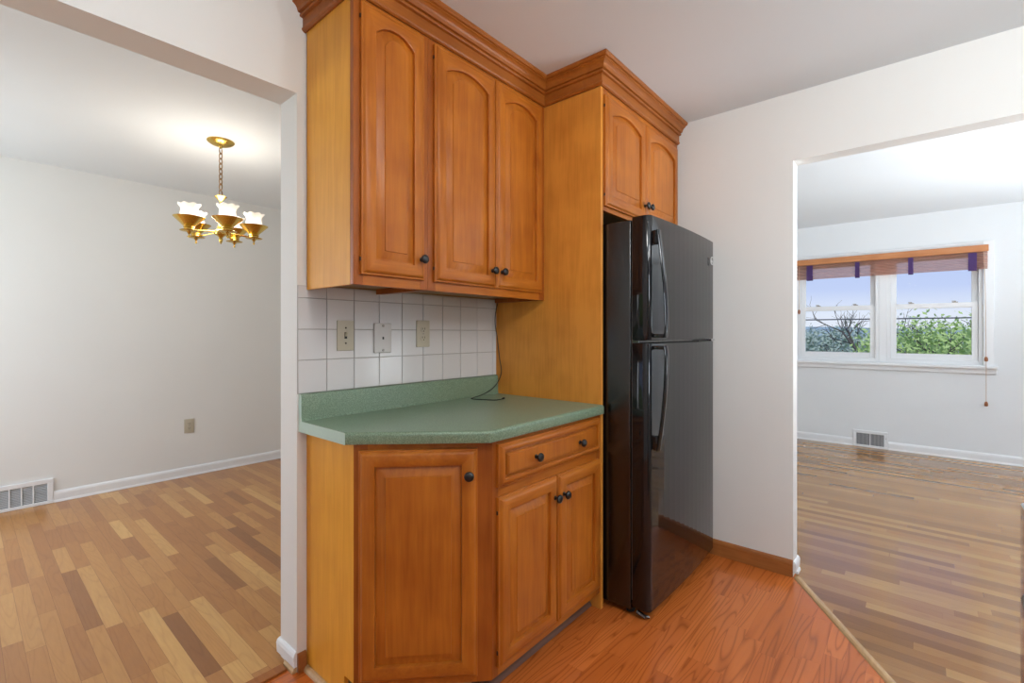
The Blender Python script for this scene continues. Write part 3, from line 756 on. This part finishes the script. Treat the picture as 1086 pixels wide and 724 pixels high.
# ------------------------------------------------------------------ wall registers
def register(cx, y_or_x, w, h, axis, label, nv, dividers):
    """axis 'y': on the dining wall facing -y; 'x': on the living wall facing -x"""
    loc = (cx, y_or_x, 0) if axis == 'y' else (y_or_x, cx, 0)
    r = empty('wall_register', loc, label, 'vent')
    def B(mb, a0, a1, d0, d1, z0, z1, bev=0):
        if axis == 'y': mb.box(cx+a0, cx+a1, y_or_x-d1, y_or_x-d0, z0, z1, bev)
        else: mb.box(y_or_x-d1, y_or_x-d0, cx-a1, cx-a0, z0, z1, bev)
    f = MB(); hw = w/2; e = .032; zb, zt = .001, h
    B(f, -hw, hw, .0005, .016, zt-e, zt, .003); B(f, -hw, hw, .0005, .020, zb, zb+.022, .003)
    B(f, -hw, -hw+e, .0005, .016, zb+.022, zt-e, .003); B(f, hw-e, hw, .0005, .016, zb+.022, zt-e, .003)
    for dv in dividers: B(f, -hw+dv*w-.0035, -hw+dv*w+.0035, .004, .015, zb+.022, zt-e)
    f.build('frame', M['trim_white'], r)
    k = MB(); B(k, -hw+e, hw-e, .0006, .003, zb+.022, zt-e); k.build('backing', M['vent_dark'], r)
    k = MB()
    if axis == 'y':
        for i in range(nv):
            z = zb+.024+(zt-e-zb-.028)*(i+.5)/nv
            k.prism_x([(y_or_x-.003, z+.004), (y_or_x-.011, z-.002), (y_or_x-.0115, z-.0005), (y_or_x-.0035, z+.0055)], cx-hw+e, cx+hw-e)
    else:
        for i in range(nv):
            yy = cx-hw+e+(w-2*e)*(i+.5)/nv
            k.box(y_or_x-.011, y_or_x-.004, yy-.0018, yy+.0018, zb+.022, zt-e)
    k.build('louvers', M['vent_grey'], r)
    if axis == 'x':
        k = MB()
        k.tube([(y_or_x-.016, cx-hw+.014, h*.62), (y_or_x-.028, cx-hw+.014, h*.66)], .003, 8); pass
        k.build('damper_lever', M['screw'], r)
    return r
register(.233, YD, .416, .180, 'y', 'white louvered heating register at floor level on the dining room wall', 11, (.1875, .327, .468, .61, .752))
register(-1.3225, XF, .300, .180, 'x', 'small white wall register at floor level under the living room window', 22, (.5,))

# ------------------------------------------------------------------ cord from under the cabinet
def smooth_path(P, n=8):
    P = [Vector(p) for p in P]; out = []
    for i in range(len(P)-1):
        p0 = P[max(i-1, 0)]; p1 = P[i]; p2 = P[i+1]; p3 = P[min(i+2, len(P)-1)]
        for k in range(n):
            t = k/n
            out.append(.5*((2*p1)+(p2-p0)*t+(2*p0-5*p1+4*p2-p3)*t*t+(-p0+3*p1-3*p2+p3)*t*t*t))
    out.append(P[-1]); return out
cpath = smooth_path([(1.855, -.030, 1.412), (1.853, -.014, 1.36), (1.845, -.013, 1.29), (1.856, -.020, 1.20), (1.856, -.035, 1.10), (1.856, -.048, 1.035), (1.850, -.035, .985), (1.80, -.036, .945), (1.71, -.045, .922), (1.62, -.066, .9168), (1.605, -.095, .9168), (1.625, -.150, .9168), (1.65, -.195, .9168), (1.70, -.198, .9168)])
o = MB().tube(cpath, .0022, 7).tube([(1.698, -.198, .9192), (1.712, -.195, .9192)], .0045, 8).build('power_cord', M['cord'], smooth=True, origin=(1.62, -.066, .9146))
tag(o, 'thin black cord hanging from the wall cabinet and looping onto the green countertop', 'cord')

# ------------------------------------------------------------------ chandelier
CX, CY = 1.077, 1.647
c9 = empty('chandelier', (CX, CY, ZC), 'five-light brass chandelier with ruffled white glass shades, hanging from the dining ceiling', 'chandelier')
MB().lathe([(.076, ZC-.0006), (.077, ZC-.006), (.070, ZC-.014), (.052, ZC-.024), (.028, ZC-.032), (.012, ZC-.036), (.008, ZC-.044), (.004, ZC-.048)], (CX, CY, 0), 36).build('canopy', M['brass'], c9, smooth=True)
q = MB(); z = ZC-.044; i = 0
def link(mb, c, a, hl, hw, r):
    pts = []
    for k in range(16):
        t = 2*PI*k/16
        x = hw*math.cos(t); zz = hl*math.sin(t)
        pts.append((c[0]+x*math.cos(a), c[1]+x*math.sin(a), c[2]+zz))
    mb.tube(pts, r, 6, True)
while z > 2.150:
    link(q, (CX, CY, z-.018), .5+(PI/2 if i % 2 else 0), .021, .0105, .0030); z -= .0325; i += 1
q.build('chain', M['brass_dark'], c9, smooth=True)
q = MB(); link(q, (CX, CY, 2.118), .9, .023, .021, .0035); q.build('hanging_ring', M['brass_dark'], c9, smooth=True)
body = MB()
body.lathe([(.003, 2.098), (.010, 2.094), (.012, 2.086), (.034, 2.100), (.036, 2.098), (.016, 2.078), (.008, 2.066), (.006, 2.05), (.006, 1.93), (.012, 1.922), (.020, 1.905), (.022, 1.89), (.034, 1.884), (.040, 1.872), (.036, 1.858), (.018, 1.848), (.010, 1.838), (.012, 1.828), (.009, 1.812), (.003, 1.800), (.001, 1.796)], (CX, CY, 0), 24)
body.build('stem', M['brass'], c9, smooth=True)
view = math.atan2(-1.7138-CY, 0-CX)          # the front light points towards the kitchen
for k in range(5):
    a = view+math.radians(11)+k*2*PI/5
    R = .185; x, y = CX+R*math.cos(a), CY+R*math.sin(a)
    ar = MB(); ca, sa = math.cos(a), math.sin(a)
    ar.tube([(CX+ca*rr, CY+sa*rr, zz) for rr, zz in ((.036, 1.872), (.07, 1.868), (.11, 1.862), (.150, 1.858), (.172, 1.856))], .0055, 8)
    ao = ar.build('arm', M['brass'], c9, smooth=True)
    cu = MB(); cu.lathe([(.004, 1.808), (.006, 1.815), (.0035, 1.826), (.010, 1.836), (.014, 1.842), (.046, 1.847), (.050, 1.850), (.046, 1.852), (.028, 1.856), (.026, 1.862), (.031, 1.867), (.028, 1.874), (.033, 1.880), (.082, 1.928), (.084, 1.930), (.081, 1.9295), (.032, 1.884), (.006, 1.880)], (x, y, 0), 32)
    cu.build('cup', M['brass'], ao, smooth=True)
    def wob(r, h, t, j):
        f = max(0.0, (h-1.985)/.022)
        return r+.004*f*math.sin(t*8), h+.0035*f*math.sin(t*8+1)
    gl = MB(); gl.lathe([(.030, 1.886), (.046, 1.905), (.050, 1.925), (.046, 1.950), (.0425, 1.970), (.045, 1.985), (.053, 1.998), (.060, 2.007), (.0585, 2.0075), (.051, 1.999), (.043, 1.985), (.0405, 1.970), (.044, 1.950), (.048, 1.925), (.044, 1.906), (.029, 1.888)], (x, y, 0), 48, caps=False, wob=wob)
    gl.build('glass_shade', M['shade_glass'], ao, smooth=True)
    bu = MB(); bu.lathe([(.008, 1.890), (.010, 1.905), (.020, 1.925), (.023, 1.940), (.018, 1.957), (.006, 1.966), (.001, 1.967)], (x, y, 0), 16); bu.build('bulb', M['bulb'], ao, smooth=True)
pd = bpy.data.lights.new('chandelier_glow', 'POINT'); pd.energy = 10; pd.color = (1, .92, .82); pd.shadow_soft_size = .12
po = bpy.data.objects.new('chandelier_glow', pd); COL.objects.link(po); po.location = (CX, CY, 2.00)

# ------------------------------------------------------------------ kitchen ceiling light (overhead, out of the frame)
c10 = empty('ceiling_light', (.70, -1.60, ZC), 'round flush glass ceiling light over the kitchen floor', 'lamp')
MB().lathe([(.17, ZC-.0006), (.172, ZC-.02), (.165, ZC-.024)], (.70, -1.60, 0), 32).build('base', M['brass'], c10, smooth=True)
MB().lathe([(.16, ZC-.0245), (.158, ZC-.06), (.13, ZC-.095), (.08, ZC-.115), (.01, ZC-.12)], (.70, -1.60, 0), 32, caps=False).build('glass_bowl', M['shade_glass'], c10, smooth=True)
kd = bpy.data.lights.new('kitchen_lamp', 'POINT'); kd.shadow_soft_size = .10; kd.energy = 17; kd.color = (1, .985, .95)
ko = bpy.data.objects.new('kitchen_lamp', kd); COL.objects.link(ko); ko.location = (.70, -1.60, ZC-.24)

c12 = empty('ceiling_light', (1.45, -2.65, ZC), 'added unseen ceiling light near the living room doorway, round flush glass', 'lamp')  # added lamp, no fixture known here; fills light on the right side of the kitchen
MB().lathe([(.17, ZC-.0006), (.172, ZC-.02), (.165, ZC-.024)], (1.45, -2.65, 0), 32).build('base', M['brass'], c12, smooth=True)
MB().lathe([(.16, ZC-.0245), (.158, ZC-.06), (.13, ZC-.095), (.08, ZC-.115), (.01, ZC-.12)], (1.45, -2.65, 0), 32, caps=False).build('glass_bowl', M['shade_glass'], c12, smooth=True)
hd = bpy.data.lights.new('added_hall_lamp', 'POINT'); hd.shadow_soft_size = .12; hd.energy = 24; hd.color = (0.95, .98, 1)
ho = bpy.data.objects.new('added_hall_lamp', hd); COL.objects.link(ho); ho.location = (1.45, -2.65, ZC-.26)

# ------------------------------------------------------------------ living room window shade
c11 = empty('window_shade', (6.35, -1.43, 2.07), 'woven roll-up window shade with wooden valance and purple ribbons at the living room window', 'blind')
MB().box(6.325, 6.348, -2.222, -.64, 2.010, 2.073, .003, 2).build('valance', M['valance'], c11)
q = MB(); q.box(6.349, 6.371, -2.215, -.645, 2.030, 2.072); q.build('head_rail', M['valance'], c11)
q = MB()
for i, zz in enumerate((1.985, 1.955, 1.925, 1.897, 1.872)):
    pts = [(6.352+.012*math.cos(2*PI*k/14), 0, zz+.0165*math.sin(2*PI*k/14)) for k in range(14)]
t = bmesh.new()
n = 26; A_ = []; B_ = []
for k in range(n+1):
    f = k/n; zz = 2.03-.185*f
    xo = 6.350+.006*math.sin(f*PI*9)-.006*math.sin(f*PI)
    A_.append(t.verts.new((xo, -2.216, zz))); B_.append(t.verts.new((xo, -.645, zz)))
for k in range(n): t.faces.new((A_[k], B_[k], B_[k+1], A_[k+1]))
bmesh.ops.solidify(t, geom=t.faces[:], thickness=.0025)
q.merge(t)
q.build('woven_shade', M['roll_shade'], c11, smooth=True)
for yy in (-.772, -1.214, -1.658, -2.112):
    wdt = .020 if yy < -.8 and yy > -2 else .030
    pth_ = [(6.349, 2.006), (6.337, 2.004), (6.334, 1.95), (6.333, 1.88), (6.337, 1.838), (6.350, 1.832), (6.362, 1.838), (6.364, 1.9), (6.362, 2.0)]
    t = bmesh.new(); L_ = [t.verts.new((x, yy-wdt, z)) for x, z in pth_]; R_ = [t.verts.new((x, yy+wdt, z)) for x, z in pth_]
    for k in range(len(pth_)-1): t.faces.new((L_[k], R_[k], R_[k+1], L_[k+1]))
    bmesh.ops.solidify(t, geom=t.faces[:], thickness=.0015)
    q = MB(); q.merge(t); q.build('ribbon', M['purple'], c11)
q = MB(); q.tube([(6.330, -2.19, 2.008), (6.332, -2.20, 1.6), (6.332, -2.205, 1.0), (6.333, -2.205, .585)], .0022, 6); co = q.build('pull_cord', M['pull_cord'], c11)
for zz in (.985, .560): MB().lathe([(.003, zz+.024), (.009, zz+.020), (.013, zz+.008), (.014, zz-.012), (.010, zz-.02), (.003, zz-.022)], (6.332, -2.205, 0), 14).build('tassel', M['tassel'], co, smooth=True)
q = MB(); q.tube([(6.336, -.668, 2.0), (6.336, -.668, 1.5)], .002, 6); co = q.build('pull_cord', M['pull_cord'], c11)
MB().lathe([(.003, 1.505), (.011, 1.498), (.014, 1.475), (.010, 1.455), (.003, 1.452)], (6.336, -.668, 0), 14).build('tassel', M['tassel'], co, smooth=True)

# ------------------------------------------------------------------ outside
M['grass'] = plain('lawn', (0.16, 0.30, 0.07), 0.9, noise=0.5, nscale=2)
M['bark'] = plain('bark', (0.17, 0.145, 0.13), 0.9, noise=0.4)
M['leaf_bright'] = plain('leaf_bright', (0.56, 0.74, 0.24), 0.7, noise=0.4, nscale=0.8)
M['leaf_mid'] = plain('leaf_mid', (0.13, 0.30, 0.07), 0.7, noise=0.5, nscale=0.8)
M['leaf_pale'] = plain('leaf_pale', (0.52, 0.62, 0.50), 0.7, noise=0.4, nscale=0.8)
M['hill'] = plain('hazy_wooded_hill', (0.42, 0.55, 0.60), 1.0, noise=0.6, nscale=0.03)  # bluish tint puts the distance haze into the hill's colour
M['house_white'] = plain('house_white', (0.8, 0.8, 0.8), 0.7)
M['house_roof'] = plain('house_roof', (0.55, 0.55, 0.58), 0.8, noise=0.2)
M['wire'] = plain('wire', (0.10, 0.10, 0.12), 0.6)
GZ = -1.2
def gz(x): return GZ-max(0, x-12)*.12
t = bmesh.new()
xs_ = [6.6, 12, 25, 45, 80, 150, 320]
rows = []
for x in xs_:
    rows.append([t.verts.new((x, y*max(1, x/40), gz(x) if x < 80 else gz(80)-(x-80)*.03)) for y in (-160, -60, -20, 0, 20, 60, 160)])
for A_, B_ in zip(rows, rows[1:]):
    for k in range(6): t.faces.new((A_[k], B_[k], B_[k+1], A_[k+1]))
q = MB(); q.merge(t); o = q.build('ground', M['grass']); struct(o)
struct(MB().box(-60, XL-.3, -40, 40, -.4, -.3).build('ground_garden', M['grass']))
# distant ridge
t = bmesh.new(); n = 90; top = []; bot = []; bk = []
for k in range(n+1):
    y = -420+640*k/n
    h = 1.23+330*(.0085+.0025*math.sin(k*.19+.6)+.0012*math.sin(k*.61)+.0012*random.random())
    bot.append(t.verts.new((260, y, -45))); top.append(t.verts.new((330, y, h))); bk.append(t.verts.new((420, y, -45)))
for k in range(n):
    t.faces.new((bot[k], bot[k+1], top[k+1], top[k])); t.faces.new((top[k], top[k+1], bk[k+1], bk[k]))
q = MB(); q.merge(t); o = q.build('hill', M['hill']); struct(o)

def tree(name, label, loc, ztop, zcrown, leaf, nleaf, lsize, seed, trunk_r=.11):
    """branching trunk scaled so that its highest twig reaches ztop; leaves fill up to zcrown"""
    rnd = random.Random(seed)
    r = empty(name, loc, label, 'tree', 'trees beyond the living room window')
    base = Vector(loc); tubes = []; tips = []
    def branch(p, d, ln, rad, lev):
        n = 5; pts = [p]; dd = d.copy()
        for i in range(n):
            dd = (dd+Vector((rnd.uniform(-.2, .2), rnd.uniform(-.2, .2), rnd.uniform(-.05, .10)))).normalized()
            pts.append(pts[-1]+dd*ln/n)
        tubes.append((pts, [rad*(1-.55*i/n) for i in range(n+1)], 6 if lev < 2 else 4))
        tips.append(pts[-1]); tips.append(pts[3])
        if lev >= 4: return
        k = (5, 4, 3, 3)[lev]
        for i in range(k):
            f = rnd.uniform(.4, 1.0) if i < k-1 else 1.0
            idx = min(n, max(1, int(round(f*n))))
            a = rnd.uniform(0, 2*PI); tilt = rnd.uniform(.35, 1.0)
            ax = dd.orthogonal().normalized(); ax.rotate(Matrix.Rotation(a, 3, dd))
            nd = (dd*math.cos(tilt)+ax*math.sin(tilt)).normalized()
            branch(pts[idx], nd, ln*rnd.uniform(.52, .74), rad*.48, lev+1)
    branch(Vector((0, 0, 0)), Vector((0, 0, 1)), 1.0, .05, 0)
    sc = (ztop-base.z)/max(p.z for t_ in tubes for p in t_[0])
    mb = MB()
    for pts, rad, sg in tubes:
        mb.tube([base+p*sc-Vector((0, 0, .05)) for p in pts], [max(.008, q*trunk_r/.05) for q in rad], sg)
    mb.build('trunk', M['bark'], r)
    if nleaf:
        lf = MB(); h = zcrown-base.z
        tt = [base+p*sc for p in tips if p.z*sc > .25*h]
        for i in range(nleaf):
            tp = rnd.choice(tt)
            z = tp.z if tp.z < zcrown+.15*h*rnd.random() else base.z+h*rnd.uniform(.35, 1)**.7
            c = Vector((tp.x, tp.y, z))+Vector((rnd.gauss(0, .35), rnd.gauss(0, .35), rnd.gauss(0, .25)))
            u = Vector((rnd.gauss(0, 1), rnd.gauss(0, 1), rnd.gauss(0, 1))).normalized(); v = u.orthogonal().normalized()
            s = lsize*rnd.uniform(.6, 1.3)
            lf.bm.faces.new([lf.bm.verts.new(c+u*s), lf.bm.verts.new(c+v*s*.55), lf.bm.verts.new(c-u*s), lf.bm.verts.new(c-v*s*.55)])
        lf.build('foliage', leaf, r)
    return r
def at_u(u, X):
    """ground spot at world x = X seen in image column u"""
    a = (u-543)/501.87; c, s = math.cos(.8618), math.sin(.8618)
    dx, dy = a*c+s, -a*s+c
    k = X/dx
    return (X, -1.7138+dy*k, gz(X))
def zv(v, X): return 1.2339+(353-v)/501.87*X/1.28
T = [
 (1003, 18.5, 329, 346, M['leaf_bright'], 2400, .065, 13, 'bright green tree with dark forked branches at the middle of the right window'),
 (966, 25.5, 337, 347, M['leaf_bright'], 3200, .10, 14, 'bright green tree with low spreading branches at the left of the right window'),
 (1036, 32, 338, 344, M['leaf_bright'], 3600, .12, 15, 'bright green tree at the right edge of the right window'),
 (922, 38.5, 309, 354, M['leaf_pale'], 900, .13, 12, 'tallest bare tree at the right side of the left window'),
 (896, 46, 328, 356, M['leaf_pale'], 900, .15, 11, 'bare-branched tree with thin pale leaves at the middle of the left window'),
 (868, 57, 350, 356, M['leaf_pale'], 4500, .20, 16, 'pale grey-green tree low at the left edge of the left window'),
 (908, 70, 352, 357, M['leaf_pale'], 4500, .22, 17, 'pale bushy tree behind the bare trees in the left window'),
]
for u, X, vt, vc, lf, nl, ls, sd, lab in T:
    tree('tree', lab, at_u(u, X), zv(vt, X), zv(vc, X), lf, nl, ls, sd, .17 if X < 30 else .26)
# white house roof showing low in the left pane
h = at_u(918, 84)
r = empty('house', (h[0], h[1], gz(84)-.05), 'small white house low among the trees in the left window', 'house')
MB().box(h[0], h[0]+5, h[1]-1.0, h[1]+1.4, gz(84)-.05, -.55).build('wall', M['house_white'], r)
q = MB()
t = bmesh.new(); pts = [(h[0]-.3, h[1]-1.3, -.55), (h[0]-.3, h[1]+1.7, -.55), (h[0]-.3, h[1]+.2, .1)]
a = [t.verts.new(p) for p in pts]; b_ = [t.verts.new((p[0]+5.6, p[1], p[2])) for p in pts]
t.faces.new(a); t.faces.new(b_[::-1])
for k in range(3): t.faces.new((a[k], b_[k], b_[(k+1) % 3], a[(k+1) % 3]))
bmesh.ops.recalc_face_normals(t, faces=t.faces[:]); q.merge(t); q.build('roof', M['house_white'], r)
for nm, v_, lab in (('utility_wire', 326, 'upper dark utility wire crossing the sky outside the window'), ('utility_wire', 338, 'lower dark utility wire crossing above the hill outside the window')):
    X = 11; zz = 1.2339+(353-v_)/501.87*X/1.286
    pts = [(X, -24+40*k/24, zz+.15*((k-12)/12)**2) for k in range(25)]
    o = MB().tube(pts, .012, 5).build(nm, M['wire'], origin=(X, -5, zz)); tag(o, lab, 'wire')
# garden shrubs beyond the dining window (they show as green reflections)
for k, (x, y, s) in enumerate(((-3.4, 2.15, 1.0), (-4.4, 4.2, 1.0), (-4.0, -.2, 1.0))):
    rnd = random.Random(40+k)
    lf = MB()
    for i in range(1800):
        v = Vector((rnd.gauss(0, 1), rnd.gauss(0, 1), rnd.gauss(0, 1))).normalized()
        c = Vector((x, y, .75))+Vector((v.x*s*.75, v.y*s*.75, v.z*1.05))*rnd.uniform(.75, 1)
        u = Vector((rnd.gauss(0, 1), rnd.gauss(0, 1), rnd.gauss(0, 1))).normalized(); w_ = u.orthogonal().normalized(); q_ = .07
        lf.bm.faces.new([lf.bm.verts.new(c+u*q_), lf.bm.verts.new(c+w_*q_*.6), lf.bm.verts.new(c-u*q_), lf.bm.verts.new(c-w_*q_*.6)])
    r = empty('garden_shrub', (x, y, -.3), 'leafy green garden shrub outside the dining room window', 'shrub', 'garden shrubs outside the dining window')
    lf.build('foliage', M['leaf_bright'], r)
    MB().tube([(x, y, -.31), (x+.03, y, .2), (x, y+.04, .8)], [.05, .04, .02], 8).build('stem', M['bark'], r)
